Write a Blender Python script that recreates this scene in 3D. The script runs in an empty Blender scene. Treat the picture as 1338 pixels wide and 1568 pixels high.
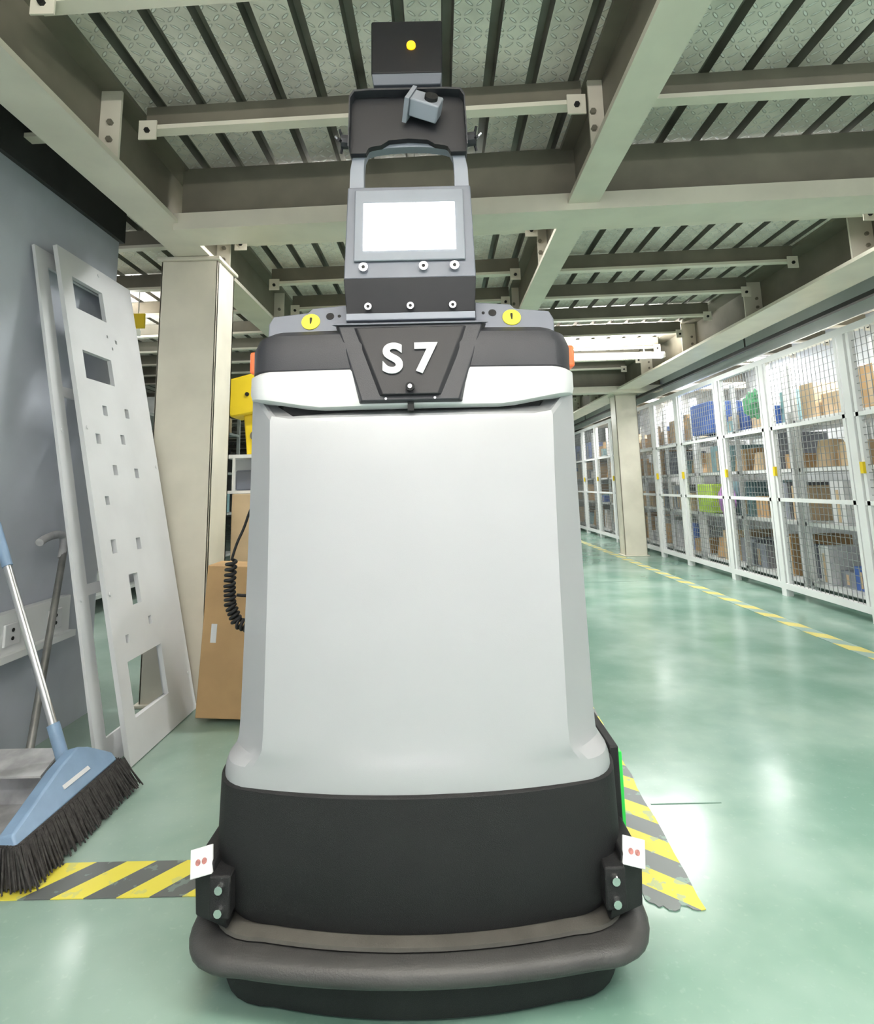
import bpy, bmesh, math, random
from mathutils import Vector, Matrix
random.seed(4)
scene=bpy.context.scene
scene.view_settings.view_transform='Standard'
scene.view_settings.exposure=0.40

# ---------------------------------------------------------------- materials
def new_mat(name):
    m=bpy.data.materials.new(name); m.use_nodes=True
    nt=m.node_tree; b=nt.nodes['Principled BSDF']
    return m,nt,b
def mathnodes(nt):
    def M(op,a,bv=None):
        n=nt.nodes.new('ShaderNodeMath'); n.operation=op
        for i,v in enumerate((a,bv)):
            if v is None: continue
            if isinstance(v,(int,float)): n.inputs[i].default_value=v
            else: nt.links.new(v,n.inputs[i])
        return n.outputs[0]
    return M
def mat(name,col,rough=.5,metal=0.,noise=0.,nscale=8.,bump=0.,bscale=200.,emit=None,estr=0.,col2=None,coat=0.):
    m,nt,b=new_mat(name)
    b.inputs['Roughness'].default_value=rough
    b.inputs['Metallic'].default_value=metal
    b.inputs['Coat Weight'].default_value=coat
    c=(col[0],col[1],col[2],1)
    tc=nt.nodes.new('ShaderNodeTexCoord')
    nz=nt.nodes.new('ShaderNodeTexNoise'); nz.inputs['Scale'].default_value=nscale; nz.inputs['Detail'].default_value=5
    nt.links.new(tc.outputs['Object'],nz.inputs['Vector'])
    mx=nt.nodes.new('ShaderNodeMix'); mx.data_type='RGBA'
    k=1-noise
    c2=col2 if col2 else (col[0]*k,col[1]*k,col[2]*k)
    mx.inputs[6].default_value=c; mx.inputs[7].default_value=(c2[0],c2[1],c2[2],1)
    rp=nt.nodes.new('ShaderNodeMapRange'); rp.inputs[1].default_value=.38; rp.inputs[2].default_value=.66
    nt.links.new(nz.outputs['Fac'],rp.inputs[0]); nt.links.new(rp.outputs[0],mx.inputs[0])
    nt.links.new(mx.outputs[2],b.inputs['Base Color'])
    if bump>0:
        n2=nt.nodes.new('ShaderNodeTexNoise'); n2.inputs['Scale'].default_value=bscale
        nt.links.new(tc.outputs['Object'],n2.inputs['Vector'])
        bp=nt.nodes.new('ShaderNodeBump'); bp.inputs['Strength'].default_value=bump; bp.inputs['Distance'].default_value=.002
        nt.links.new(n2.outputs['Fac'],bp.inputs['Height']); nt.links.new(bp.outputs[0],b.inputs['Normal'])
    if emit:
        b.inputs['Emission Color'].default_value=(*emit,1); b.inputs['Emission Strength'].default_value=estr
        try: m.cycles.emission_sampling='NONE'
        except Exception: pass
    return m
def stripe_mat(name,ca,cb,kx,ky,pitch,rough=.5,duty=.5,wear=.3):
    m,nt,b=new_mat(name); b.inputs['Roughness'].default_value=rough
    tc=nt.nodes.new('ShaderNodeTexCoord'); sp=nt.nodes.new('ShaderNodeSeparateXYZ')
    nt.links.new(tc.outputs['Object'],sp.inputs[0])
    M=mathnodes(nt)
    s=M('ADD',M('MULTIPLY',sp.outputs[0],kx/pitch),M('MULTIPLY',sp.outputs[1],ky/pitch))
    g=M('GREATER_THAN',M('FRACT',s),duty)
    nz=nt.nodes.new('ShaderNodeTexNoise'); nz.inputs['Scale'].default_value=22; nz.inputs['Detail'].default_value=8
    nt.links.new(tc.outputs['Object'],nz.inputs['Vector'])
    w=M('MULTIPLY',M('GREATER_THAN',nz.outputs['Fac'],.60),wear)
    mx=nt.nodes.new('ShaderNodeMix'); mx.data_type='RGBA'
    mx.inputs[6].default_value=(*ca,1); mx.inputs[7].default_value=(*cb,1); nt.links.new(g,mx.inputs[0])
    m2=nt.nodes.new('ShaderNodeMix'); m2.data_type='RGBA'; nt.links.new(w,m2.inputs[0])
    nt.links.new(mx.outputs[2],m2.inputs[6]); m2.inputs[7].default_value=(.3,.45,.38,1)
    nt.links.new(m2.outputs[2],b.inputs['Base Color'])
    return m

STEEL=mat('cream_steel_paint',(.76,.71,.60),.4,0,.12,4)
STEELD=mat('shaded_steel_paint',(.22,.20,.155),.5,0,.2,5)  # dark copy of the cream paint; the webs' shade is put into the colour
WHITE=mat('white_paint',(.80,.81,.81),.4,0,.06,5)
DARKSTRIP=mat('dark_strip',(.04,.04,.04),.6,0,.2)
WALLB=mat('blue_grey_wall',(.49,.52,.58),.8,0,.14,3,.15,60)
WALLW=mat('white_wall',(.70,.73,.73),.8,0,.1,2)
SILVER=mat('silver_paint',(.405,.41,.425),.4,.15,.04,2,.06,600,coat=.25)
WPL=mat('white_plastic',(.72,.72,.73),.35,0,.03)
BLK=mat('black_plastic',(.006,.006,.007),.65,0,.2,8,.5,700)
CHAR=mat('charcoal_plastic',(.030,.031,.038),.55,0,.1,8,.25,700)
CHAR2=mat('dark_panel',(.013,.013,.017),.6,0,.1,8,.1,700)
GREYM=mat('grey_bracket_metal',(.165,.178,.215),.6,.1,.08,6)
GREYL=mat('light_bracket_metal',(.26,.28,.325),.6,.1,.05,6)
BEZEL=mat('silver_bezel',(.24,.26,.30),.7,.0,.05)
RUB=mat('grey_rubber',(.052,.051,.050),.5,0,.3,6,.3,300)
RUBT=mat('dusty_rubber_top',(.085,.08,.07),.65,0,.3,10,.3,300)
CHROME=mat('chrome',(.75,.75,.75),.2,1.,.05)
LETTER=mat('letter_silver',(.62,.63,.65),.4,0,.03)
YEL=mat('yellow_paint',(.85,.62,.02),.4,0,.05)
STICKY=mat('yellow_sticker',(.85,.78,.05),.5,0,.05)
ORG=mat('orange_lens',(.85,.16,.06),.3,0,.05,emit=(1,.2,.05),estr=.2)
AMB=mat('amber_led',(.9,.5,.0),.3,emit=(1,.5,0),estr=1.3)
SCREEN=mat('lit_screen',(1,1,1),.3,emit=(.96,.98,1),estr=4.)
CARD=mat('cardboard',(.52,.33,.16),.8,0,.15,6)
CARD2=mat('cardboard_pale',(.62,.47,.30),.8,0,.15,6)
PANEL=mat('panel_grey_paint',(.66,.665,.68),.45,0,.07,5)
TUBE=mat('tube_glow',(1,1,1),.3,emit=(.97,1,.98),estr=12.)
GREEN=mat('green_plastic',(.03,.6,.08),.4,0,.1)
GBAG=mat('green_bag',(.12,.42,.2),.4,0,.4,12)
BLUEG=mat('blue_grey_plastic',(.22,.33,.48),.45,0,.15,10)
BRIS=mat('bristle_dark',(.05,.046,.044),.9,0,.5,60,1.,150)
ALU=mat('aluminium_tube',(.6,.6,.6),.3,.9,.1)
DTUBE=mat('dull_metal_tube',(.22,.22,.21),.45,.5,.3,20)
GRUB=mat('grubby_grey_plastic',(.45,.45,.46),.6,0,.4,12)
BLUE=mat('blue_plastic',(.06,.14,.45),.5,0,.2)
LIME=mat('lime_plastic',(.5,.72,.08),.5,0,.2)
PURP=mat('purple_bag',(.65,.25,.75),.4,0,.4,12)
TEAL=mat('teal_plastic',(.25,.42,.45),.5,0,.3)
WIRE=mat('mesh_wire',(.30,.32,.32),.4,.3,.1)
SHADE=mat('shelf_steel',(.45,.47,.46),.5,0,.2)
PRINT=mat('print_red',(.5,.2,.18),.5,0,.5,140)
SEAM=mat('floor_joint',(.14,.25,.20),.7,0,.2)

def floor_mat():
    m,nt,b=new_mat('green_epoxy_floor')
    tc=nt.nodes.new('ShaderNodeTexCoord')
    n1=nt.nodes.new('ShaderNodeTexNoise'); n1.inputs['Scale'].default_value=1.8; n1.inputs['Detail'].default_value=4; n1.inputs['Roughness'].default_value=.5
    n2=nt.nodes.new('ShaderNodeTexNoise'); n2.inputs['Scale'].default_value=2.5; n2.inputs['Detail'].default_value=2
    for n in (n1,n2): nt.links.new(tc.outputs['Object'],n.inputs['Vector'])
    cr=nt.nodes.new('ShaderNodeValToRGB'); cr.color_ramp.interpolation='EASE'
    cr.color_ramp.elements[0].position=.28; cr.color_ramp.elements[0].color=(.155,.30,.235,1)
    cr.color_ramp.elements[1].position=.76; cr.color_ramp.elements[1].color=(.34,.48,.405,1)
    nt.links.new(n1.outputs['Fac'],cr.inputs[0])
    sp=nt.nodes.new('ShaderNodeSeparateXYZ'); nt.links.new(tc.outputs['Object'],sp.inputs[0])
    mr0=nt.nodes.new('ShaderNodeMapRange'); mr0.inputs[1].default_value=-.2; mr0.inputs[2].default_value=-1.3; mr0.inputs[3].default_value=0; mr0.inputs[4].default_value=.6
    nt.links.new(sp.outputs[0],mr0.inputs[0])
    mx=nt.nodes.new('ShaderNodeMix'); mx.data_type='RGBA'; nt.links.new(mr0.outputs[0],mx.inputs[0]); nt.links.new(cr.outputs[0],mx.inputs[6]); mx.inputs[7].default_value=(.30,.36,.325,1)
    n4=nt.nodes.new('ShaderNodeTexNoise'); n4.inputs['Scale'].default_value=60; n4.inputs['Detail'].default_value=6; nt.links.new(tc.outputs['Object'],n4.inputs['Vector'])
    m4=nt.nodes.new('ShaderNodeMapRange'); m4.inputs[1].default_value=.60; m4.inputs[2].default_value=.75; m4.inputs[3].default_value=0; m4.inputs[4].default_value=.15
    nt.links.new(n4.outputs['Fac'],m4.inputs[0])
    mx4=nt.nodes.new('ShaderNodeMix'); mx4.data_type='RGBA'; nt.links.new(m4.outputs[0],mx4.inputs[0]); nt.links.new(mx.outputs[2],mx4.inputs[6]); mx4.inputs[7].default_value=(.5,.6,.54,1)
    nt.links.new(mx4.outputs[2],b.inputs['Base Color'])
    mr=nt.nodes.new('ShaderNodeMapRange'); mr.inputs[1].default_value=.3; mr.inputs[2].default_value=.75
    mr.inputs[3].default_value=.16; mr.inputs[4].default_value=.26
    nt.links.new(n2.outputs['Fac'],mr.inputs[0]); nt.links.new(mr.outputs[0],b.inputs['Roughness'])
    n3=nt.nodes.new('ShaderNodeTexNoise'); n3.inputs['Scale'].default_value=6; n3.inputs['Detail'].default_value=1
    nt.links.new(tc.outputs['Object'],n3.inputs['Vector'])
    bp=nt.nodes.new('ShaderNodeBump'); bp.inputs['Strength'].default_value=.15; bp.inputs['Distance'].default_value=.008
    nt.links.new(n3.outputs['Fac'],bp.inputs['Height']); nt.links.new(bp.outputs[0],b.inputs['Normal'])
    b.inputs['Specular IOR Level'].default_value=.6
    return m
FLOOR=floor_mat()
def deck_mat(name,ca,cb,metal):
    m,nt,b=new_mat(name); M=mathnodes(nt)
    tc=nt.nodes.new('ShaderNodeTexCoord')
    n1=nt.nodes.new('ShaderNodeTexNoise'); n1.inputs['Scale'].default_value=4; n1.inputs['Detail'].default_value=7
    nt.links.new(tc.outputs['Object'],n1.inputs['Vector'])
    cr=nt.nodes.new('ShaderNodeValToRGB')
    cr.color_ramp.elements[0].position=.35; cr.color_ramp.elements[0].color=(*ca,1)
    cr.color_ramp.elements[1].position=.65; cr.color_ramp.elements[1].color=(*cb,1)
    nt.links.new(n1.outputs['Fac'],cr.inputs[0])
    b.inputs['Metallic'].default_value=metal; b.inputs['Roughness'].default_value=.38
    # tread plate: one teardrop per 34 mm cell, leaning left / right in a checker
    sp=nt.nodes.new('ShaderNodeSeparateXYZ'); nt.links.new(tc.outputs['Object'],sp.inputs[0])
    u=M('MULTIPLY',sp.outputs[0],1/.038); v=M('MULTIPLY',sp.outputs[1],1/.038)
    par=M('FRACT',M('MULTIPLY',M('ADD',M('FLOOR',u),M('FLOOR',v)),.5))
    sgn=M('SUBTRACT',M('MULTIPLY',M('GREATER_THAN',par,.25),2.),1.)
    pu=M('SUBTRACT',M('FRACT',u),.5); pv=M('SUBTRACT',M('FRACT',v),.5)
    spv=M('MULTIPLY',pv,sgn)
    a=M('MULTIPLY',M('ADD',pu,spv),.707/.46); c=M('MULTIPLY',M('SUBTRACT',pu,spv),.707/.14)
    d=M('ADD',M('MULTIPLY',a,a),M('MULTIPLY',c,c))
    r=nt.nodes.new('ShaderNodeMapRange'); r.inputs[1].default_value=.5; r.inputs[2].default_value=1.2; r.inputs[3].default_value=1; r.inputs[4].default_value=0
    nt.links.new(d,r.inputs[0])
    mm=M('MULTIPLY',r.outputs[0],.8)
    mx=nt.nodes.new('ShaderNodeMix'); mx.data_type='RGBA'; nt.links.new(mm,mx.inputs[0]); nt.links.new(cr.outputs[0],mx.inputs[6]); mx.inputs[7].default_value=(.98,.96,.92,1)
    nt.links.new(mx.outputs[2],b.inputs['Base Color'])
    bp=nt.nodes.new('ShaderNodeBump'); bp.inputs['Strength'].default_value=1.; bp.inputs['Distance'].default_value=.006
    nt.links.new(r.outputs[0],bp.inputs['Height']); nt.links.new(bp.outputs[0],b.inputs['Normal'])
    return m
DECK=deck_mat('galvanised_deck',(.68,.63,.57),(.95,.89,.81),.05)
DECK2=mat('shaded_deck_rib',(.27,.25,.22),.5,.1,.3,5)  # recess shade put into the rib colour, darker than the deck flats

# ---------------------------------------------------------------- helpers
def finish(name,bm,material,parent=None,smooth=False,ang=35,bevel=0,seg=2):
    bmesh.ops.recalc_face_normals(bm,faces=bm.faces)
    me=bpy.data.meshes.new(name); bm.to_mesh(me); bm.free()
    mats=material if isinstance(material,(list,tuple)) else [material]
    for m_ in mats: me.materials.append(m_)
    if smooth:
        for p in me.polygons: p.use_smooth=True
        me.set_sharp_from_angle(angle=math.radians(ang))
    o=bpy.data.objects.new(name,me); scene.collection.objects.link(o)
    if bevel>0:
        bv=o.modifiers.new('bevel','BEVEL'); bv.width=bevel; bv.segments=seg; bv.limit_method='ANGLE'; bv.angle_limit=.6
        if not smooth:
            for p in me.polygons: p.use_smooth=True
            me.set_sharp_from_angle(angle=math.radians(30))
            bv.harden_normals=False
    if parent: setp(o,parent)
    return o
def setp(o,parent):
    o.parent=parent; o.matrix_parent_inverse=Matrix.Translation(parent.location).inverted()
def group(name,loc=(0,0,0)):
    e=bpy.data.objects.new(name,None); e.empty_display_size=.1; e.location=loc; scene.collection.objects.link(e); return e
def abox(bm,x0,x1,y0,y1,z0,z1,mi=0,M=None):
    vs=[bm.verts.new((x,y,z)) for x in (x0,x1) for y in (y0,y1) for z in (z0,z1)]
    if M is not None:
        for v in vs: v.co=M@v.co
    for f in ((0,1,3,2),(4,6,7,5),(0,4,5,1),(2,3,7,6),(0,2,6,4),(1,5,7,3)):
        fc=bm.faces.new([vs[i] for i in f]); fc.material_index=mi
def box(name,x0,x1,y0,y1,z0,z1,material,parent=None,bevel=0,M=None):
    bm=bmesh.new(); abox(bm,x0,x1,y0,y1,z0,z1,0,M); return finish(name,bm,material,parent,bevel=bevel)
def aprism(bm,pts_a,pts_b,mi=0):
    a=[bm.verts.new(p) for p in pts_a]; b=[bm.verts.new(p) for p in pts_b]; n=len(a)
    fs=[bm.faces.new(a),bm.faces.new(b[::-1])]
    for i in range(n): fs.append(bm.faces.new([a[i],b[i],b[(i+1)%n],a[(i+1)%n]]))
    for f in fs: f.material_index=mi
def prism(name,pts_a,pts_b,material,parent=None,bevel=0,smooth=False):
    bm=bmesh.new(); aprism(bm,pts_a,pts_b); return finish(name,bm,material,parent,bevel=bevel,smooth=smooth)
def cyl(name,p0,p1,r,material,parent=None,seg=20,r2=None):
    bm=bmesh.new(); acyl(bm,p0,p1,r,seg,r2); return finish(name,bm,material,parent,smooth=True)
def acyl(bm,p0,p1,r,seg=16,r2=None,mi=0):
    p0=Vector(p0);p1=Vector(p1);d=(p1-p0); q=d.to_track_quat('Z','Y').to_matrix()
    r2=r if r2 is None else r2
    A=[bm.verts.new(p0+q@Vector((r*math.cos(t),r*math.sin(t),0))) for t in [2*math.pi*i/seg for i in range(seg)]]
    B=[bm.verts.new(p1+q@Vector((r2*math.cos(t),r2*math.sin(t),0))) for t in [2*math.pi*i/seg for i in range(seg)]]
    fs=[bm.faces.new(A),bm.faces.new(B)]
    for i in range(seg): fs.append(bm.faces.new([A[i],A[(i+1)%seg],B[(i+1)%seg],B[i]]))
    for f in fs: f.material_index=mi
def tube(name,pts,r,material,parent=None,smoothc=True,res=4):
    cu=bpy.data.curves.new(name,'CURVE'); cu.dimensions='3D'; cu.bevel_depth=r; cu.bevel_resolution=3; cu.use_fill_caps=True
    s=cu.splines.new('NURBS' if smoothc else 'POLY'); s.points.add(len(pts)-1)
    for i,p in enumerate(pts): s.points[i].co=(*p,1)
    if smoothc: s.order_u=3; s.use_endpoint_u=True; s.resolution_u=res
    cu.materials.append(material)
    o=bpy.data.objects.new(name,cu); scene.collection.objects.link(o)
    if parent: setp(o,parent)
    return o
RX=-.06
def outline(w,yf,yb,rc,bulge,k=1.,rb=.06):
    """plan outline of the machine (x relative to its centre line), front = low y"""
    n=16; wf=w-rc[0]
    yc=yf+bulge
    half=[]
    for i in range(n//2+1):
        x=wf*i/(n//2); half.append((x,yf+bulge*(x/wf)**2))
    P0=Vector((wf,yc)); P2=Vector((w,yc+rc[1])); mid=(P0+P2)/2; P1=mid.lerp(Vector((w,yc)),k)
    for i in range(1,9):
        t=i/8; p=P0*(1-t)**2+P1*2*t*(1-t)+P2*t*t; half.append((p.x,p.y))
    half.append((w,(yc+rc[1]+yb)/2)); half.append((w,yb-rb)); half.append((w-rb*.3,yb-rb*.3)); half.append((w-rb,yb)); 
    return [(x,y) for x,y in half]+[(-x,y) for x,y in half[:0:-1]]
def loft(name,rings,material,parent=None,ang=35,cap=True,smooth=True):
    bm=bmesh.new(); R=[]
    for pts,z in rings:
        R.append([bm.verts.new((RX+x,y,z(x,y) if callable(z) else z)) for x,y in pts])
    n=len(R[0])
    for a,b in zip(R,R[1:]):
        for i in range(n): bm.faces.new([a[i],a[(i+1)%n],b[(i+1)%n],b[i]])
    if cap: bm.faces.new(R[0]); bm.faces.new(R[-1])
    return finish(name,bm,material,parent,smooth=smooth,ang=ang)

# ---------------------------------------------------------------- room shell
box('floor',-8,4.3,-3.5,26,-.1,0,FLOOR)
box('wall_left',-1.75,-1.65,-3.5,2.92,0,2.30,WALLB)
box('trim_1',-1.76,-1.63,-3.5,2.94,2.301,2.55,DARKSTRIP)
box('wall_right',4.2,4.3,-3.5,26,0,2.56,WALLW)
box('wall_back',-8,4.3,26,26.1,0,2.9,WALLW)
box('wall_far_left',-8.1,-8,-3.5,26,0,2.9,WALLW)
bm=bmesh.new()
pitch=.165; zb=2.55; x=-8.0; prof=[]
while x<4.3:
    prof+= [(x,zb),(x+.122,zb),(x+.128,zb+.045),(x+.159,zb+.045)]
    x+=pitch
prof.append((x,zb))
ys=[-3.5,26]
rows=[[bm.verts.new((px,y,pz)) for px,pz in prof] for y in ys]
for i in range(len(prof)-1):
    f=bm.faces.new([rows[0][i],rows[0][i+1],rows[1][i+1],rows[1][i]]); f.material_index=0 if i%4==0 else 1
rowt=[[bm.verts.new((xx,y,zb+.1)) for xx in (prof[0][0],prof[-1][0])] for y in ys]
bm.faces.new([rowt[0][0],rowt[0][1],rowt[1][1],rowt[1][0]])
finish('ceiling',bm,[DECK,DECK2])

def ibeam_y(x0,x1,z0,z1,y0,y1,name='steel_beam'):
    bm=bmesh.new(); xc=(x0+x1)/2
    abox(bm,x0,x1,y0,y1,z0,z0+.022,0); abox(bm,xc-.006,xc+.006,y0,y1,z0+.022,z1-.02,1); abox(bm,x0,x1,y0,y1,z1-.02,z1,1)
    y=y0+.35
    while y<y1:
        abox(bm,xc+.007,x1-.005,y,y+.012,z0+.022,z1-.02,0); abox(bm,x0+.005,xc-.007,y,y+.012,z0+.022,z1-.02,0)
        for s in (-1,1):
            for zz in (.1,.17): acyl(bm,(xc+s*.05,y-.012,z0+zz),(xc+s*.05,y,z0+zz),.012,6,mi=1)
        y+=1.2
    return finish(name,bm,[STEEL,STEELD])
ibeam_y(-1.36,-1.18,2.225,2.55,-3.1,26)
ibeam_y(.60,.735,2.225,2.55,-3.1,26)
RB=ibeam_y(2.42,2.72,2.225,2.55,-3.1,26)
# the cross members run a few degrees off square to the aisle
SK=.06
def skew(x,y): return y-(x-.1)*SK
def sbox(bm,x0,x1,y0,y1,z0,z1,mi):
    a=[(x0,skew(x0,y0),z0),(x0,skew(x0,y1),z0),(x0,skew(x0,y1),z1),(x0,skew(x0,y0),z1)]
    b=[(x1,skew(x1,y0),z0),(x1,skew(x1,y1),z0),(x1,skew(x1,y1),z1),(x1,skew(x1,y0),z1)]
    aprism(bm,a,b,mi)
def cross(y0,x0=-1.20,x1=4.1):
    bm=bmesh.new()
    sbox(bm,x0,x1,y0,y0+.19,2.195,2.275,0)
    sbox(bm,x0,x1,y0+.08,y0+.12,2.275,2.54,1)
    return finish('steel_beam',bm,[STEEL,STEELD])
for y0 in (-2.5,2.48,7.95,13.2,18.4): cross(y0)
def joist(y):
    bm=bmesh.new()
    for xa,xb in ((-7.9,-1.37),(-1.15,.585),(.75,2.405),(2.735,4.15)):
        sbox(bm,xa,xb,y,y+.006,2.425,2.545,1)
        sbox(bm,xa,xb,y-.045,y+.006,2.417,2.425,0)
        sbox(bm,xa,xb,y-.045,y-.041,2.425,2.435,0)
        for xe in (xa,xb-.07):
            yy=skew(xe,y)
            abox(bm,xe,xe+.07,yy-.056,yy-.050,2.37,2.45,0)
            acyl(bm,(xe+.035,yy-.066,2.405),(xe+.035,yy-.056,2.405),.011,6,mi=2)
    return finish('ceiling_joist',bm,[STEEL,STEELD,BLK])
for y in (-1.5,-.8,-.2,.4,.95,1.48,2.10,3.20,3.90,4.5,5.15,5.75,6.35,6.95,7.5,8.85,9.5,10.2,10.9,11.6,12.3,14.2,15,16,17,20,22,24): joist(y)
def column(x0,x1,y0,y1):
    bm=bmesh.new()
    abox(bm,x0,x1,y0,y0+.02,.012,2.205); abox(bm,x0,x1,y1-.02,y1,.012,2.205)
    xc=(x0+x1)/2; abox(bm,xc-.008,xc+.008,y0+.02,y1-.02,.012,2.205)
    abox(bm,x0,x0+.012,y0,y1,.012,2.205); abox(bm,x1-.012,x1,y0,y1,.012,2.205)
    abox(bm,x0-.02,x1+.02,y0-.02,y1+.02,0,.015); abox(bm,x0-.015,x1+.015,y0-.02,y1+.02,2.205,2.224)
    return finish('steel_column',bm,[STEEL,DARKSTRIP],bevel=.004)
column(-1.44,-1.14,2.96,3.21)
column(2.50,2.80,8.2,8.45)
column(-1.40,-1.10,8.2,8.45); column(2.50,2.80,13.45,13.7)
bm=bmesh.new(); abox(bm,2.83,2.87,-2,26,2.165,2.195)
for yy in range(-1,26,3): abox(bm,2.845,2.855,yy+.3,yy+.31,2.195,2.55)
ct=finish('cable_tray',bm,DARKSTRIP); setp(ct,RB)
box('trim_2',3.02,3.04,3.1,26,2.14,2.42,WALLW)

# ---------------------------------------------------------------- lamps
def tube_light(x0,x1,y,z=2.36,down=30,up=14,col=(1,1,.98)):
    g=group('tube_light',((x0+x1)/2,y,z))
    prism('housing',[(x0,y-.05,z+.03),(x0,y+.05,z+.03),(x0,y+.03,z+.055),(x0,y-.03,z+.055)],[(x1,y-.05,z+.03),(x1,y+.05,z+.03),(x1,y+.03,z+.055),(x1,y-.03,z+.055)],WHITE,g)
    for dy in (-.025,.025): cyl('tube',(x0+.02,y+dy,z+.012),(x1-.02,y+dy,z+.012),.016,TUBE,g,10)
    for xe in (x0,x1-.02): box('end_cap',xe,xe+.02,y-.045,y+.045,z-.005,z+.03,WHITE,g)
    for xe in (x0+.2,x1-.2): cyl('hanger',(xe,y,z+.05),(xe,y,2.55),.004,SHADE,g,6)
    for nm,en,rx,dz in (('lamp_down',down,0,-.012),('lamp_up',up,math.pi,.062)):
        if en<=0: continue
        ld=bpy.data.lights.new(nm,'AREA'); ld.shape='RECTANGLE'; ld.size=x1-x0-.05; ld.size_y=.09; ld.energy=en; ld.color=col
        lo=bpy.data.objects.new(nm,ld); lo.location=((x0+x1)/2,y,z+dz); lo.rotation_euler=(rx,0,0); scene.collection.objects.link(lo); setp(lo,g)
tube_light(1.22,2.35,5.95,2.26,40,40)
tube_light(.95,2.15,11.3,2.26,45,30)
tube_light(-.9,.3,-.75,2.24,16,30); tube_light(1.0,2.2,.1,2.18,24,60)  # unseen tubes added around the camera to light robot and deck
tube_light(-.75,.45,.20,2.16,6,75,(1,.97,.90))
tube_light(1.0,2.2,2.97,2.44,7,3); tube_light(-.9,.3,2.97,2.44,14,3)  # added fill tubes, kept out of view behind the cross beam
tube_light(-3.6,-2.4,4.6,2.26,45,35); tube_light(-.9,.3,8.6,2.26,40,40)  # left tube is added to brighten the area beyond the left wall
tube_light(3.1,4.0,4.7,2.42,32,0); tube_light(3.1,4.0,7.0,2.42,32,0); tube_light(3.1,4.0,10.5,2.42,32,0)  # tubes added to light the cage goods, hidden by the fascia
w=bpy.data.worlds.new('World'); scene.world=w; w.use_nodes=True
w.node_tree.nodes['Background'].inputs[0].default_value=(.985,.985,1,1); w.node_tree.nodes['Background'].inputs[1].default_value=1.5

# ---------------------------------------------------------------- floor tapes
TAPEX=stripe_mat('tape_stripes_x',(.78,.68,.08),(.11,.12,.12),1,-.8,.165,.4)
TAPEY=stripe_mat('tape_stripes_y',(.78,.68,.08),(.20,.22,.22),.9,1,.19,.5,.5,.6)
TAPER=stripe_mat('tape_stripes_far',(.72,.62,.18),(.30,.42,.38),1,1,.3,.4)
def quad(name,pts,m,h=.0025):
    bm=bmesh.new(); a=[(p[0],p[1],.0005) for p in pts]; b=[(p[0],p[1],h) for p in pts]; aprism(bm,a,b); return finish(name,bm,m)
quad('hazard_tape',[(-1.6,1.645),(.46,1.645),(.46,1.79),(-1.6,1.79)],TAPEX)
random.seed(3)
edge=[(.475,1.600),(.480,1.588),(.492,1.582),(.498,1.570),(.510,1.574),(.518,1.560),(.532,1.556),(.545,1.562),(.552,1.575),(.566,1.572),(.575,1.560),(.590,1.556),(.605,1.560)]
side=[(.608+.135*t+random.uniform(-.006,.003),1.60+2.6*t) for t in [i/30 for i in range(31)]]
sidel=[(.478+.11*t+random.uniform(-.003,.006),1.62+2.58*t) for t in [i/30 for i in range(30,-1,-1)]]
quad('hazard_tape',edge+side+sidel,TAPEY)
quad('hazard_tape',[(2.37,-1),(2.47,-1),(2.47,24),(2.37,24)],TAPER)
bm=bmesh.new(); abox(bm,.64,.86,2.02,2.025,.0003,.0012); abox(bm,-3,4,6.2,6.205,.0003,.0012); finish('floor_joint',bm,SEAM)

# ---------------------------------------------------------------- floor scrubber
R=group('robotic_floor_scrubber',(RX,1.7,0))
YB=2.12
def ol(o,bul=.035,rc=(.13,.15),k=.95): return outline(.430+o,1.262-o,YB+o,rc,bul,k)
loft('bumper',[(ol(-.030),.126),(ol(.008),.130),(ol(.026),.128),(ol(.038),.121),(ol(.043),.111),(ol(.042),.102),(ol(.036),.094),(ol(.024),.088),(ol(-.02),.085)],RUB,R,50)
loft('base_deck',[(ol(-.10),.09),(ol(-.008),.09),(ol(-.006),.1315),(ol(.004),.1335),(ol(.003),.140),(ol(-.006),.1425),(ol(-.2),.146)],RUBT,R,30)
loft('lower_skirt',[(ol(-.030),.003),(ol(-.016),.008),(ol(-.006),.045),(ol(-.006),.088)],BLK,R,50)
loft('black_cowl',[(outline(.40,1.286,YB,(.11,.10),.035,.8),.144),(outline(.420,1.278,YB,(.09,.10),.035,.8),.175),(outline(.430,1.277,YB,(.07,.10),.035,.8),.28),(outline(.428,1.280,YB,(.07,.10),.035,.8),lambda x,y:.386+.014*(abs(x)/.43)**3),
   (outline(.424,1.285,YB,(.07,.10),.035,.8),lambda x,y:.390+.014*(abs(x)/.43)**3)],BLK,R,40)
def bo(w,yf,wf,dy=.085,bul=.008,k=.0): return outline(w,yf,YB-.02,(w-wf,dy),bul,k)
ztop=lambda x,y:1.166+(.066*min(1,max(0,(abs(x)-.315)/.06)))
loft('silver_shell',[
 (bo(.420,1.288,.345,.10,.03,.85),.380),
 (bo(.421,1.287,.345,.10,.03,.85),.405),
 (bo(.419,1.288,.342,.10,.028,.85),.422),
 (bo(.413,1.289,.338,.095,.025,.8),.436),
 (bo(.404,1.291,.330,.092,.020,.5),.447),
 (bo(.396,1.293,.322,.088,.014,.2),.457),
 (bo(.391,1.295,.316,.085,.010,.05),.472),
 (bo(.389,1.298,.314,.085,.008,0),.51),
 (bo(.388,1.312,.316,.085,.008,0),.80),
 (bo(.389,1.325,.320,.085,.008,0),1.02),
 (bo(.391,1.331,.324,.085,.008,0),lambda x,y:ztop(x,y)-.02),
 (bo(.388,1.334,.321,.085,.008,0),lambda x,y:ztop(x,y)-.006),
 (bo(.380,1.342,.313,.085,.008,0),ztop)],SILVER,R,18)
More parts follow.
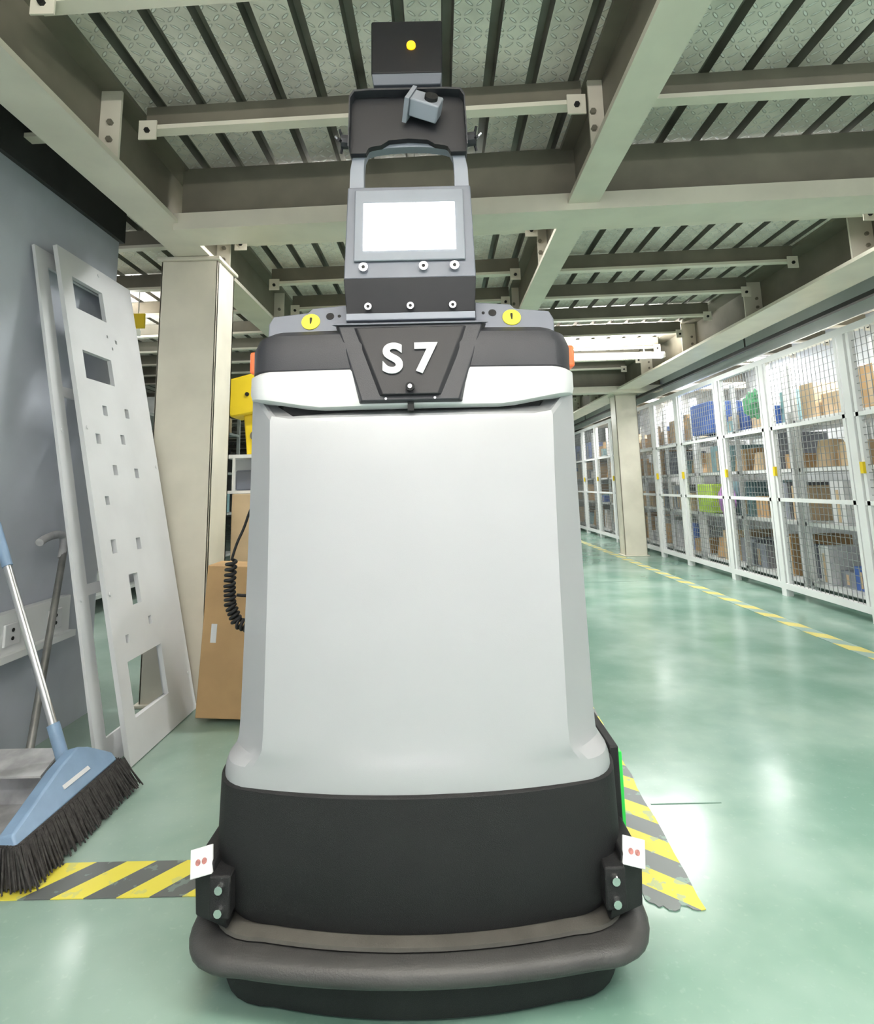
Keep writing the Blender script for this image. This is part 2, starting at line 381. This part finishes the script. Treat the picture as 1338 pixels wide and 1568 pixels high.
loft('neck',[(bo(.36,1.36,.30),1.10),(bo(.36,1.36,.30),1.22)],BLK,R)
zl=lambda x,y:1.176+(.030*min(1,max(0,(abs(x)-.22)/.17)))
loft('white_collar',[(bo(.372,1.35,.32,.09,.01,.6),lambda x,y:zl(x,y)+.002),(bo(.392,1.328,.335,.09,.012,.6),lambda x,y:zl(x,y)+.008),(bo(.395,1.325,.335,.09,.012,.6),lambda x,y:zl(x,y)+.02),(bo(.395,1.327,.335,.09,.012,.6),1.264),(bo(.385,1.335,.33,.09,.012,.6),1.271)],WPL,R,30)
loft('charcoal_head',[(bo(.385,1.338,.33,.09,.012,.6),1.268),(bo(.390,1.333,.335,.09,.012,.6),1.274),(bo(.392,1.336,.335,.09,.012,.6),1.33),(bo(.385,1.350,.325,.09,.012,.6),1.360),(bo(.37,1.375,.31,.09,.012,.6),1.376),(bo(.34,1.41,.28,.09,.012,.6),1.384)],CHAR,R,28)
for s in (-1,1):
    box('side_indicator',RX+s*.392-.012,RX+s*.392+.012,1.43,1.50,1.285,1.34,ORG,R,bevel=.006)
def P(x,y,z): return (RX+x,y,z)
prism('emblem_panel',[P(-.185,1.40,1.392),P(.185,1.40,1.392),P(.118,1.33,1.188),P(-.118,1.33,1.188)],
      [P(-.172,1.352,1.384),P(.172,1.352,1.384),P(.110,1.308,1.192),P(-.110,1.308,1.192)],CHAR,R,bevel=.003)
prism('emblem_face',[P(-.150,1.36,1.378),P(.150,1.36,1.378),P(.070,1.312,1.203),P(-.070,1.312,1.203)],
      [P(-.125,1.345,1.372),P(.125,1.345,1.372),P(.062,1.300,1.205),P(-.062,1.300,1.205)],CHAR2,R,bevel=.002)
prism('emblem_top',[P(-.175,1.352,1.386),P(.175,1.352,1.386),P(.165,1.42,1.405),P(-.165,1.42,1.405)],[P(-.185,1.345,1.380),P(.185,1.345,1.380),P(.165,1.42,1.39),P(-.165,1.42,1.39)],GREYM,R)
def letter(txt,x,z,size):
    cu=bpy.data.curves.new('lettering_'+txt,'FONT'); cu.body=txt; cu.size=size; cu.extrude=.0015; cu.offset=.0034; cu.align_x='CENTER'
    cu.materials.append(LETTER)
    o=bpy.data.objects.new('lettering_'+txt,cu); scene.collection.objects.link(o)
    tilt=math.atan2(.045,.167)
    y=1.300+(z-1.205)*.27-.004
    o.rotation_euler=(math.pi/2-tilt*.98,0,0); o.location=(RX+x,y,z); setp(o,R)
letter('S',-.040,1.258,.103); letter('7',.034,1.258,.103)
cyl('sensor_eye',P(.0,1.31,1.222),P(.0,1.290,1.221),.010,BLK,R); cyl('sensor_lens',P(0,1.2905,1.221),P(0,1.288,1.221),.005,CHROME,R)
box('latch',RX-.007,RX+.007,1.318,1.34,1.170,1.195,BLK,R)
for s in (-1,1): cyl('head_screw',P(s*.055,1.315,1.196),P(s*.055,1.304,1.196),.003,CHROME,R,8)
for s in (-1,1):
    a=[P(s*.160,1.405,1.372),P(s*.352,1.405,1.366),P(s*.354,1.415,1.405),P(s*.345,1.425,1.428),P(s*.26,1.43,1.438),P(s*.25,1.433,1.450),P(s*.160,1.435,1.458)]
    b=[(p[0],p[1]+.06,p[2]-.012) for p in a]
    prism('shoulder_plate',a,b,GREYM,R,bevel=.003)
    n=Vector((0,-.945,.327)).normalized()
    def F(x,z): return Vector(P(x,1.405+(z-1.370)*.35,z))
    c=F(s*.250,1.410); cyl('warning_sticker',c-n*.002,c+n*.003,.023,STICKY,R,28)
    cyl('sticker_mark',c+n*.003+Vector((0,0,-.010)),c+n*.0036+Vector((0,.003,.010)),.003,BLK,R,6)
    c=F(s*.203,1.425); cyl('plate_hole',c-n*.001,c+n*.002,.010,BLK,R,16)
    c=F(s*.180,1.425); cyl('plate_hole',c-n*.001,c+n*.002,.004,BLK,R,16)
prism('display_foot',[P(-.158,1.385,1.402),P(.158,1.385,1.402),P(.158,1.385,1.42),P(-.158,1.385,1.42)],[P(-.158,1.46,1.402),P(.158,1.46,1.402),P(.158,1.46,1.42),P(-.158,1.46,1.42)],GREYL,R,bevel=.002)
prism('display_dark_band',[P(-.157,1.392,1.42),P(.157,1.392,1.42),P(.162,1.375,1.505),P(-.162,1.375,1.505)],[P(-.157,1.46,1.42),P(.157,1.46,1.42),P(.162,1.47,1.505),P(-.162,1.47,1.505)],CHAR2,R,bevel=.002)
for sx in (-.103,0,.103):
    cyl('screw',P(sx,1.392,1.436),P(sx,1.378,1.435),.009,CHROME,R,14); cyl('screw_socket',P(sx,1.3779,1.435),P(sx,1.3772,1.435),.004,BLK,R,6)
prism('display_plate',[P(-.162,1.378,1.505),P(.162,1.378,1.505),P(.158,1.415,1.765),P(-.158,1.415,1.765)],[P(-.162,1.46,1.505),P(.162,1.46,1.505),P(.158,1.47,1.765),P(-.158,1.47,1.765)],GREYM,R,bevel=.003)
def fy(z,off): return 1.378+(z-1.505)*(.037/.26)-off
def facequad(name,hx,z0,z1,o0,o1,m,bev=.002):
    prism(name,[P(-hx,fy(z0,o0),z0),P(hx,fy(z0,o0),z0),P(hx,fy(z1,o0),z1),P(-hx,fy(z1,o0),z1)],[P(-hx,fy(z0,o1),z0),P(hx,fy(z0,o1),z0),P(hx,fy(z1,o1),z1),P(-hx,fy(z1,o1),z1)],m,R,bevel=bev)
facequad('display_bezel',.138,1.550,1.752,0,.008,BEZEL,.003)
facequad('display_screen',.115,1.578,1.712,.008,.0095,SCREEN,0)
for sx in (-.113,.034,.110):
    cyl('screw',P(sx,fy(1.533,0),1.533),P(sx,fy(1.533,.012),1.533),.011,CHROME,R,16); cyl('screw_socket',P(sx,fy(1.533,.0121),1.533),P(sx,fy(1.533,.0128),1.533),.005,BLK,R,6)
def arch(name,outer,inner,y0,y1,m):
    bm=bmesh.new()
    rows=[[bm.verts.new(P(x,y,z)) for x,z in poly] for poly,y in ((outer,y0),(inner,y0),(inner,y1),(outer,y1))]
    for a,b in zip(rows,rows[1:]+rows[:1]):
        for i in range(len(outer)-1): bm.faces.new([a[i],a[i+1],b[i+1],b[i]])
    bm.faces.new([r[0] for r in rows]); bm.faces.new([r[-1] for r in rows])
    return finish(name,bm,m,R,smooth=True,ang=30)
outer=[(-.155,1.76),(-.153,1.82),(-.145,1.865),(-.140,1.89),(-.10,1.90),(-.05,1.90),(0,1.90),(.05,1.90),(.10,1.90),(.140,1.89),(.145,1.865),(.153,1.82),(.155,1.76)]
inner=[(-.118,1.76),(-.118,1.82),(-.116,1.850),(-.108,1.868),(-.09,1.874),(-.05,1.880),(0,1.882),(.05,1.880),(.09,1.874),(.108,1.868),(.116,1.850),(.118,1.82),(.118,1.76)]
arch('arch_frame',outer,inner,1.425,1.455,GREYL)
dzh=-.028
ho=[(-.150,1.882),(-.148,1.95),(-.146,2.02),(-.136,2.037),(-.10,2.04),(-.05,2.04),(0,2.04),(.05,2.04),(.10,2.04),(.136,2.037),(.146,2.02),(.148,1.95),(.150,1.882)]
hi=[(-.110,1.882),(-.107,1.889),(-.103,1.896),(-.095,1.90),(-.07,1.904),(-.05,1.917),(0,1.921),(.05,1.917),(.07,1.904),(.095,1.90),(.103,1.896),(.107,1.889),(.110,1.882)]
ho=[(x,z+dzh) for x,z in ho]; hi=[(x,z+dzh) for x,z in hi]
arch('hood',ho,hi,1.405,1.425,CHAR2)
ro=[(x*1.02,z+.005) for x,z in ho]
arch('hood_rim',ro,ho,1.375,1.45,CHAR)
for s in (-1,1):
    cyl('clamp_knob',P(s*.152,1.42,1.895),P(s*.176,1.415,1.895),.018,CHAR,R,10)
    for a in range(4):
        t=a*1.57+.4; cyl('clamp_wing',P(s*.170,1.418,1.895),P(s*.178,1.415+.03*math.cos(t),1.895+.03*math.sin(t)),.004,CHAR2,R,6)
    cyl('clamp_screw',P(s*.176,1.415,1.895),P(s*.190,1.415,1.91),.004,CHROME,R,8)
g=Matrix.Translation(P(.047,1.372,1.955))@Matrix.Rotation(.35,4,'Y')@Matrix.Rotation(-.5,4,'X')@Matrix.Scale(1.35,4)
box('webcam_body',-.028,.028,-.02,.015,-.018,.02,GREYL,R,bevel=.004,M=g)
box('webcam_mount',-.012,.012,.0,.025,.02,.045,GREYL,R,M=g)
box('webcam_bracket',-.036,-.028,-.022,.026,-.025,.027,BEZEL,R,M=g)
c=g@Vector((.008,-.02,0)); d=g@Vector((.008,-.027,0)); cyl('webcam_lens',c,d,.017,BLK,R,16)
prism('mast_post',[P(-.085,1.42,2.01),P(.085,1.42,2.01),P(.085,1.44,2.01),P(-.085,1.44,2.01)],[P(-.085,1.42,2.08),P(.085,1.42,2.08),P(.085,1.44,2.08),P(-.085,1.44,2.08)],GREYM,R)
prism('top_camera_lip',[P(-.088,1.395,2.04),P(.088,1.395,2.04),P(.092,1.385,2.066),P(-.092,1.385,2.066)],[P(-.088,1.46,2.04),P(.088,1.46,2.04),P(.092,1.46,2.066),P(-.092,1.46,2.066)],GREYM,R,bevel=.002)
prism('top_camera_box',[P(-.093,1.385,2.066),P(.093,1.385,2.066),P(.097,1.425,2.255),P(-.097,1.425,2.255)],[P(-.093,1.48,2.066),P(.093,1.48,2.066),P(.097,1.48,2.255),P(-.097,1.48,2.255)],CHAR2,R,bevel=.005)
cyl('amber_beacon',P(.012,1.41,2.160),P(.012,1.397,2.158),.012,AMB,R,16)
for s in (-1,1):
    prism('corner_bracket',[P(s*.375,1.305,.148),P(s*.455,1.345,.148),P(s*.460,1.345,.235),P(s*.445,1.335,.268),P(s*.407,1.305,.268),P(s*.40,1.295,.230)],
          [P(s*.375,1.42,.148),P(s*.455,1.45,.148),P(s*.460,1.45,.235),P(s*.445,1.44,.268),P(s*.407,1.42,.268),P(s*.40,1.42,.230)],BLK,R,bevel=.004)
    box('bracket_flange',RX+s*.388-.021,RX+s*.388+.021,1.288,1.345,.175,.252,BLK,R,bevel=.004)
    Mst=Matrix.Translation(P(s*.434,1.318,.262))@Matrix.Rotation(s*.25,4,'Z')@Matrix.Rotation(-.45,4,'X')@Matrix.Rotation(s*.32,4,'Y')
    box('hand_sticker',-.024,.024,-.005,.0,-.024,.024,WPL,R,bevel=.001,M=Mst)
    for dx in (-.007,.007):
        c=Mst@Vector((dx,-.005,0)); d=Mst@Vector((dx,-.0057,0)); cyl('sticker_print',c,d,.0055,PRINT,R,12)
    for zz in (.192,.232):
        cyl('bracket_screw',P(s*.387,1.290,zz),P(s*.387,1.278,zz),.011,CHROME,R,10,.008)
box('side_cover',RX+.43,RX+.452,1.44,1.75,.20,.41,BLK,R,bevel=.004)
box('green_side_strip',RX+.452,RX+.464,1.46,1.53,.20,.39,GREEN,R,bevel=.002)
tube('cable_lead',[(-.43,1.56,1.00),(-.475,1.57,.985),(-.50,1.58,.95),(-.515,1.58,.90),(-.535,1.58,.86),(-.545,1.58,.82)],.0035,BLK,R)
pts=[]
path=[Vector(p) for p in ((-.545,1.58,.82),(-.548,1.58,.76),(-.545,1.58,.71),(-.525,1.58,.665),(-.48,1.58,.648),(-.43,1.58,.66))]
def pathp(t):
    t=t*(len(path)-1); i=min(int(t),len(path)-2); return path[i].lerp(path[i+1],t-i)
N=260
for i in range(N+1):
    t=i/N; p=pathp(t); d=(pathp(min(1,t+.01))-pathp(max(0,t-.01))).normalized()
    n=Vector((0,1,0)); b_=d.cross(n); a=t*2*math.pi*22
    pts.append(p+(n*math.cos(a)+b_*math.sin(a))*.012)
tube('spiral_cable',pts,.0042,BLK,R,res=2)
tube('cable_tail',[(-.535,1.60,.73),(-.50,1.60,.725),(-.46,1.60,.74),(-.44,1.60,.72)],.004,BLK,R)

# ---------------------------------------------------------------- perforated panels
def holed(name,W,H,holes,origin,topdx,th=.018):
    us=sorted(set([0,W]+[h[0] for h in holes]+[h[1] for h in holes])); vs=sorted(set([0,H]+[h[2] for h in holes]+[h[3] for h in holes]))
    bm=bmesh.new(); cache={}
    ang=math.atan2(-topdx[0],topdx[1])
    def W3(u,v,d):
        return Vector((origin[0]-v*math.sin(ang)+d*math.cos(ang),origin[1]+u,origin[2]+v*math.cos(ang)+d*math.sin(ang)))
    def V(u,v,d):
        k=(round(u,5),round(v,5),d)
        if k not in cache: cache[k]=bm.verts.new(W3(u,v,d))
        return cache[k]
    def solid(i,j):
        if i<0 or j<0 or i>=len(us)-1 or j>=len(vs)-1: return False
        uc=(us[i]+us[i+1])/2; vc=(vs[j]+vs[j+1])/2
        return not any(h[0]<uc<h[1] and h[2]<vc<h[3] for h in holes)
    for i in range(len(us)-1):
        for j in range(len(vs)-1):
            if not solid(i,j): continue
            u0,u1,v0,v1=us[i],us[i+1],vs[j],vs[j+1]
            for d in (0,th): bm.faces.new([V(u0,v0,d),V(u1,v0,d),V(u1,v1,d),V(u0,v1,d)])
            for (di,dj,e) in ((-1,0,((u0,v0),(u0,v1))),(1,0,((u1,v0),(u1,v1))),(0,-1,((u0,v0),(u1,v0))),(0,1,((u0,v1),(u1,v1)))):
                if not solid(i+di,j+dj):
                    (a,b),(c,d_)=e; bm.faces.new([V(a,b,0),V(c,d_,0),V(c,d_,th),V(a,b,th)])
    for (u,v) in [(W*.04,H*.3),(W*.96,H*.55),(W*.95,H*.08),(W*.05,H*.62),(W*.5,H*.985)]:
        acyl(bm,W3(u,v,th),W3(u,v,th+.004),.008,10)
    return finish(name,bm,PANEL)
W=.59; H=2.08
def hs(u,s,hw=.017,hh=.022): return (u*W-hw,u*W+hw,(1-s)*H-hh,(1-s)*H+hh)
def hr(u0,u1,s0,s1): return (u0*W,u1*W,(1-s1)*H,(1-s0)*H)
holes=[hr(.13,.52,.055,.125),hr(.13,.50,.215,.275),hs(.31,.337),hs(.62,.333),hs(.17,.40),hs(.50,.395),hs(.33,.463),hs(.63,.468),hs(.17,.525,.015,.018),
       hs(.17,.615,.018,.028),hs(.50,.618,.018,.025),hr(.30,.42,.675,.735),hs(.17,.79,.012,.015),hs(.50,.775,.013,.017),hr(.13,.60,.83,.93),
       hs(.50,.16,.006,.007),hs(.62,.165,.008,.009),hs(.55,.185,.006,.007)]
holed('perforated_metal_panel',W,H,holes,(-1.17,2.34,.001),(-.43,2.03))
# the sheet behind is mostly open frame, so the front cut-outs read dark
holes2=[hr(.12,.93,.70,.95),hr(.12,.93,.05,.30),hr(.12,.93,.32,.68)]
holed('perforated_metal_panel',W,2.05,holes2,(-1.245,2.275,.001),(-.398,2.01),.012)

# ---------------------------------------------------------------- wall socket board
g=group('wall_power_strip',(-1.63,2.15,.5))
box('back_plate',-1.648,-1.61,1.2,2.66,.40,.57,WHITE,g,bevel=.004)
box('trunk_lip',-1.61,-1.58,1.2,2.66,.40,.425,WHITE,g)
for yy in (1.6,1.95,2.3,2.55):
    box('socket',-1.61,-1.60,yy-.04,yy+.04,.45,.53,WPL,g,bevel=.003)
    for zz in (.475,.505): cyl('socket_hole',(-1.60,yy,zz),(-1.598,yy,zz),.007,BLK,g,12)
tube('green_wire',[(-1.60,1.95,.49),(-1.57,2.02,.44),(-1.57,2.1,.46),(-1.59,2.2,.43)],.004,GREEN,g)
tube('blue_wire',[(-1.60,1.8,.50),(-1.57,1.9,.45),(-1.57,2.0,.42),(-1.58,2.15,.435)],.004,BLUE,g)

# ---------------------------------------------------------------- broom
g=group('push_broom',(-1.13,1.95,0))
DY=-.035; DX=.012
top=Vector((-1.60,2.16,.90)); bot=Vector((-1.25+DX,2.09+DY,.17))
cyl('handle',top.lerp(bot,.15),bot,.0125,ALU,g,16)
cyl('grip',top,top.lerp(bot,.2),.0165,BLUEG,g,16)
cyl('socket',top.lerp(bot,.88),bot+(bot-top)*.06,.019,BLUEG,g,16)
a=[(-1.235,1.99,.165),(-1.235,2.08,.185),(-1.235,2.13,.165),(-1.195,2.21,.115),(-1.175,2.21,.090),(-1.175,1.725,.085),(-1.195,1.735,.11)]
a=[(p[0]+DX,p[1]+DY,p[2]) for p in a]
bq=[(p[0]+.045,p[1],p[2]+.012) for p in a]
prism('head',a,bq,BLUEG,g,bevel=.006)
prism('head_label',[(-1.187+DX,1.95+DY,.152),(-1.187+DX,2.08+DY,.152),(-1.160+DX,2.08+DY,.125),(-1.160+DX,1.95+DY,.125)],[(-1.178+DX,1.95+DY,.158),(-1.178+DX,2.08+DY,.158),(-1.148+DX,2.08+DY,.131),(-1.148+DX,1.95+DY,.131)],WPL,g)
bm=bmesh.new()
aprism(bm,[(-1.175+DX,1.725+DY,.10),(-1.125+DX,1.725+DY,.10),(-1.075+DX,1.705+DY,.012),(-1.165+DX,1.705+DY,.012)],[(-1.175+DX,2.21+DY,.10),(-1.125+DX,2.21+DY,.10),(-1.075+DX,2.25+DY,.012),(-1.165+DX,2.25+DY,.012)])
random.seed(9)
for i in range(110):
    y=1.715+.51*i/109
    for j in range(7):
        x=-1.178+.010*j; s=(y-1.97)/.255
        acyl(bm,(x+DX,y+DY+random.uniform(-.004,.004),.10),(x+DX+.006+random.uniform(-.006,.010)+.008*j,y+DY+.022*s+random.uniform(-.008,.008),random.uniform(.004,.012)),.0035,5,.0022)
finish('bristles',bm,BRIS,g)
# ---------------------------------------------------------------- dustpan
g=group('dustpan',(-1.42,1.9,0))
O=.03
prism('pan_floor',[(-1.60+O,1.82,.004),(-1.27+O,1.82,.004),(-1.29+O,2.08,.01),(-1.58+O,2.08,.01)],[(-1.60+O,1.82,.010),(-1.27+O,1.82,.010),(-1.29+O,2.08,.018),(-1.58+O,2.08,.018)],GRUB,g)
prism('pan_back',[(-1.58+O,2.07,.01),(-1.29+O,2.07,.01),(-1.31+O,2.12,.15),(-1.55+O,2.12,.15)],[(-1.58+O,2.08,.01),(-1.29+O,2.08,.01),(-1.31+O,2.13,.15),(-1.55+O,2.13,.15)],GRUB,g)
for xa,xb in ((-1.58+O,-1.60+O),(-1.29+O,-1.27+O)):
    prism('pan_side',[(xb,1.82,.008),(xa,2.08,.01),(xa,2.12,.14),(xa,2.04,.12)],[(xb-.006,1.82,.008),(xa-.006,2.08,.01),(xa-.006,2.12,.14),(xa-.006,2.04,.12)],GRUB,g)
prism('pan_hood',[(-1.58+O,1.99,.13),(-1.29+O,1.99,.13),(-1.31+O,2.13,.155),(-1.55+O,2.13,.155)],[(-1.58+O,1.99,.136),(-1.29+O,1.99,.136),(-1.31+O,2.13,.161),(-1.55+O,2.13,.161)],GRUB,g)
cyl('handle',(-1.40,2.14,.13),(-1.575,2.53,.78),.013,DTUBE,g,14)
tube('hook_grip',[(-1.57,2.51,.74),(-1.58,2.54,.82),(-1.58,2.50,.84),(-1.58,2.41,.83),(-1.575,2.37,.815)],.016,GRUB,g)

# ---------------------------------------------------------------- cardboard box & clutter beside column
g=group('cardboard_box',(-.85,2.8,0))
Mb=Matrix.Translation((-1.085,2.74,0))@Matrix.Rotation(.05,4,'Y')
box('carton',0.0,.50,0,.17,.026,.67,CARD,g,bevel=.004,M=Mb)
box('tape_strip',.25,.30,-.002,.0,.03,.66,CARD2,g,M=Mb)
box('label',.04,.065,-.002,0,.34,.42,WPL,g,M=Mb)
g=group('cardboard_box',(-.9,3.6,0))
box('carton',-1.20,-.75,3.45,3.8,.0,.98,CARD2,g,bevel=.005)
box('label',-1.08,-1.0,3.447,3.4505,.60,.72,CARD,g)
g=group('tool_cabinet',(-1.0,3.6,0.98))
bm=bmesh.new()
abox(bm,-1.28,-.80,3.5,3.75,.982,.999); abox(bm,-1.28,-.80,3.5,3.75,1.19,1.21)
for xx in (-1.28,-1.22,-1.06,-.815): abox(bm,xx,xx+.015,3.5,3.515,.999,1.19)
abox(bm,-1.28,-.80,3.735,3.75,.999,1.19)
finish('open_frame',bm,WHITE,g)
box('contents',-1.22,-.86,3.56,3.7,.999,1.12,GREYM,g,bevel=.01)
g=group('yellow_hoist',(-1.15,3.6,1.2))
prism('hoist_head',[(-1.34,3.55,1.66),(-1.10,3.55,1.72),(-1.04,3.55,1.48),(-1.26,3.55,1.44)],[(-1.34,3.75,1.66),(-1.10,3.75,1.72),(-1.04,3.75,1.48),(-1.26,3.75,1.44)],YEL,g,bevel=.01)
prism('hoist_arm',[(-1.20,3.6,1.50),(-1.00,3.6,1.52),(-1.00,3.6,1.212),(-1.17,3.6,1.212)],[(-1.20,3.7,1.50),(-1.00,3.7,1.52),(-1.00,3.7,1.212),(-1.17,3.7,1.212)],YEL,g,bevel=.008)
cyl('hoist_eye',(-1.16,3.54,1.58),(-1.16,3.555,1.58),.012,BLK,g)
cyl('hoist_joint',(-1.12,3.59,1.33),(-1.12,3.61,1.33),.03,STEELD,g)

def rack(name,x0,x1,y0,y1,levels,top,parent,shelfm=SHADE):
    bm=bmesh.new()
    n=max(1,round((y1-y0)/1.0))
    for i in range(n+1):
        yy=y0+(y1-y0)*i/n
        for xx in (x0,x1-.04): abox(bm,xx,xx+.04,yy-.02,yy+.02,0,top)
    for z in levels: abox(bm,x0,x1,y0,y1,z-.03,z)
    return finish(name,bm,[shelfm],parent)
def stuff(name,x0,x1,y0,y1,levels,seed,cols,parent,hmax=.34,step=.34):
    random.seed(seed); bm=bmesh.new()
    for z in levels:
        y=y0
        while y<y1-.12:
            wd=random.uniform(.16,step); h=random.uniform(.12,hmax); mi=random.randrange(len(cols))
            if random.random()<.92:
                xa=x0+random.uniform(0,.1); Mx=Matrix.Translation((xa,y,z+.001))
                kind=random.random()
                if kind<.78:
                    abox(bm,0,x1-xa-.08,0,min(wd,y1-y)-.02,0,h,mi,Mx)
                    abox(bm,-.003,0,min(wd,y1-y)*.4,min(wd,y1-y)*.55,.02,h*.8,1,Mx)
                else: acyl(bm,Mx@Vector((.12,wd/2,0)),Mx@Vector((.13,wd/2+.01,h)),wd*.42,14,wd*.30,mi)
            y+=wd
    return finish(name,bm,cols,parent)
g=group('storage_rack',(-3.2,6,0))
rack('frame',-3.6,-2.9,3.6,8.6,(.15,.7,1.25,1.8),2.1,g)
stuff('contents',-3.55,-2.9,3.65,8.5,(.15,.7,1.25,1.8),7,[TEAL,SHADE,CARD2,GREYM,WHITE],g,.3)
g=group('hanging_sign',(-2.4,4.2,2.1))
box('sign_board',-2.45,-2.15,4.2,4.22,2.20,2.31,YEL,g)
for xx in (-2.4,-2.2): cyl('hanger',(xx,4.21,2.31),(xx,4.21,2.55),.004,SHADE,g,6)

# ---------------------------------------------------------------- storage cages on the right
XC=2.95; posts=[3.1,4.2,5.28,6.16,7.24,8.08,9.1,10.1,11.1,12.1,13.1,14.1,15.1]; CT=2.075
bm=bmesh.new()
for i,y in enumerate(posts):
    abox(bm,XC,XC+.06,y-.035,y+.035,0,CT,0)
for y0,y1 in zip(posts,posts[1:]):
    a,b=y0+.035,y1-.035
    abox(bm,XC,XC+.05,a,b,CT-.05,CT,0); abox(bm,XC,XC+.05,a,b,.06,.11,0)
    abox(bm,XC+.005,XC+.045,a,b,.80,.83,0); abox(bm,XC+.005,XC+.045,a,b,1.42,1.45,0)
    for e in (a+.02,b-.05): abox(bm,XC+.005,XC+.045,e,e+.03,.11,CT-.05,0)
    yy=a+.05
    while yy<b-.05: abox(bm,XC+.02,XC+.024,yy,yy+.004,.11,CT-.05,1); yy+=.052
    zz=.14
    while zz<CT-.07: abox(bm,XC+.024,XC+.028,a+.05,b-.05,zz,zz+.004,1); zz+=.052
    abox(bm,XC-.02,XC,b-.06,b-.03,1.02,1.10,2)
finish('storage_cage_fence',bm,[WHITE,WIRE,YEL])
lv=(.12,.62,1.08,1.50)
for i,(a,b) in enumerate(((3.12,5.2),(5.3,7.2),(7.3,10.0),(10.1,12.0),(12.1,15.0))):
    g=group('storage_shelf',(3.5,(a+b)/2,0))
    rack('frame',3.15,3.85,a,b,lv,2.0,g,WHITE)
    cols=[CARD,CARD2,CARD,CARD2,CARD,CARD2,CARD,TEAL,WPL,WPL,GREYM,GREYL,BLUE,CARD]
    stuff('goods',3.18,3.85,a+.05,b-.05,lv,20+i,cols,g,.36)
    if i==1:
        bm=bmesh.new(); bmesh.ops.create_icosphere(bm,subdivisions=3,radius=1)
        for v in bm.verts:
            v.co=Vector((v.co.x*.06,v.co.y*.14,v.co.z*.17*(1-.25*v.co.z)))*(1+.12*math.sin(9*v.co.x+7*v.co.y+11*v.co.z))+Vector((XC+.15,6.45,.80))
        finish('purple_plastic_bag',bm,PURP,g,smooth=True,ang=60)
        bm=bmesh.new(); bmesh.ops.create_icosphere(bm,subdivisions=3,radius=1)
        for v in bm.verts:
            v.co=Vector((v.co.x*.08,v.co.y*.17,v.co.z*.13))*(1+.2*math.sin(9*v.co.x+7*v.co.y+11*v.co.z))+Vector((XC+.19,5.75,1.73))
        finish('green_plastic_bag',bm,GBAG,g,smooth=True,ang=60)
        box('blue_crate',XC+.12,XC+.5,6.6,7.1,1.52,1.88,BLUE,g,bevel=.01)
        box('lime_crate',XC+.12,XC+.5,6.75,7.1,.63,.95,LIME,g,bevel=.01)

# ---------------------------------------------------------------- camera
cd=bpy.data.cameras.new('camera'); cam=bpy.data.objects.new('camera',cd); scene.collection.objects.link(cam)
cam.matrix_world=Matrix.Translation((0,0,1))@Matrix.Rotation(math.radians(99),4,'X')@Matrix.Rotation(math.radians(-1.3),4,'Z')
cd.sensor_fit='HORIZONTAL'; cd.sensor_width=36; cd.lens=900/1337*36; cd.shift_y=-182.5/1337; cd.clip_start=.02
scene.camera=cam
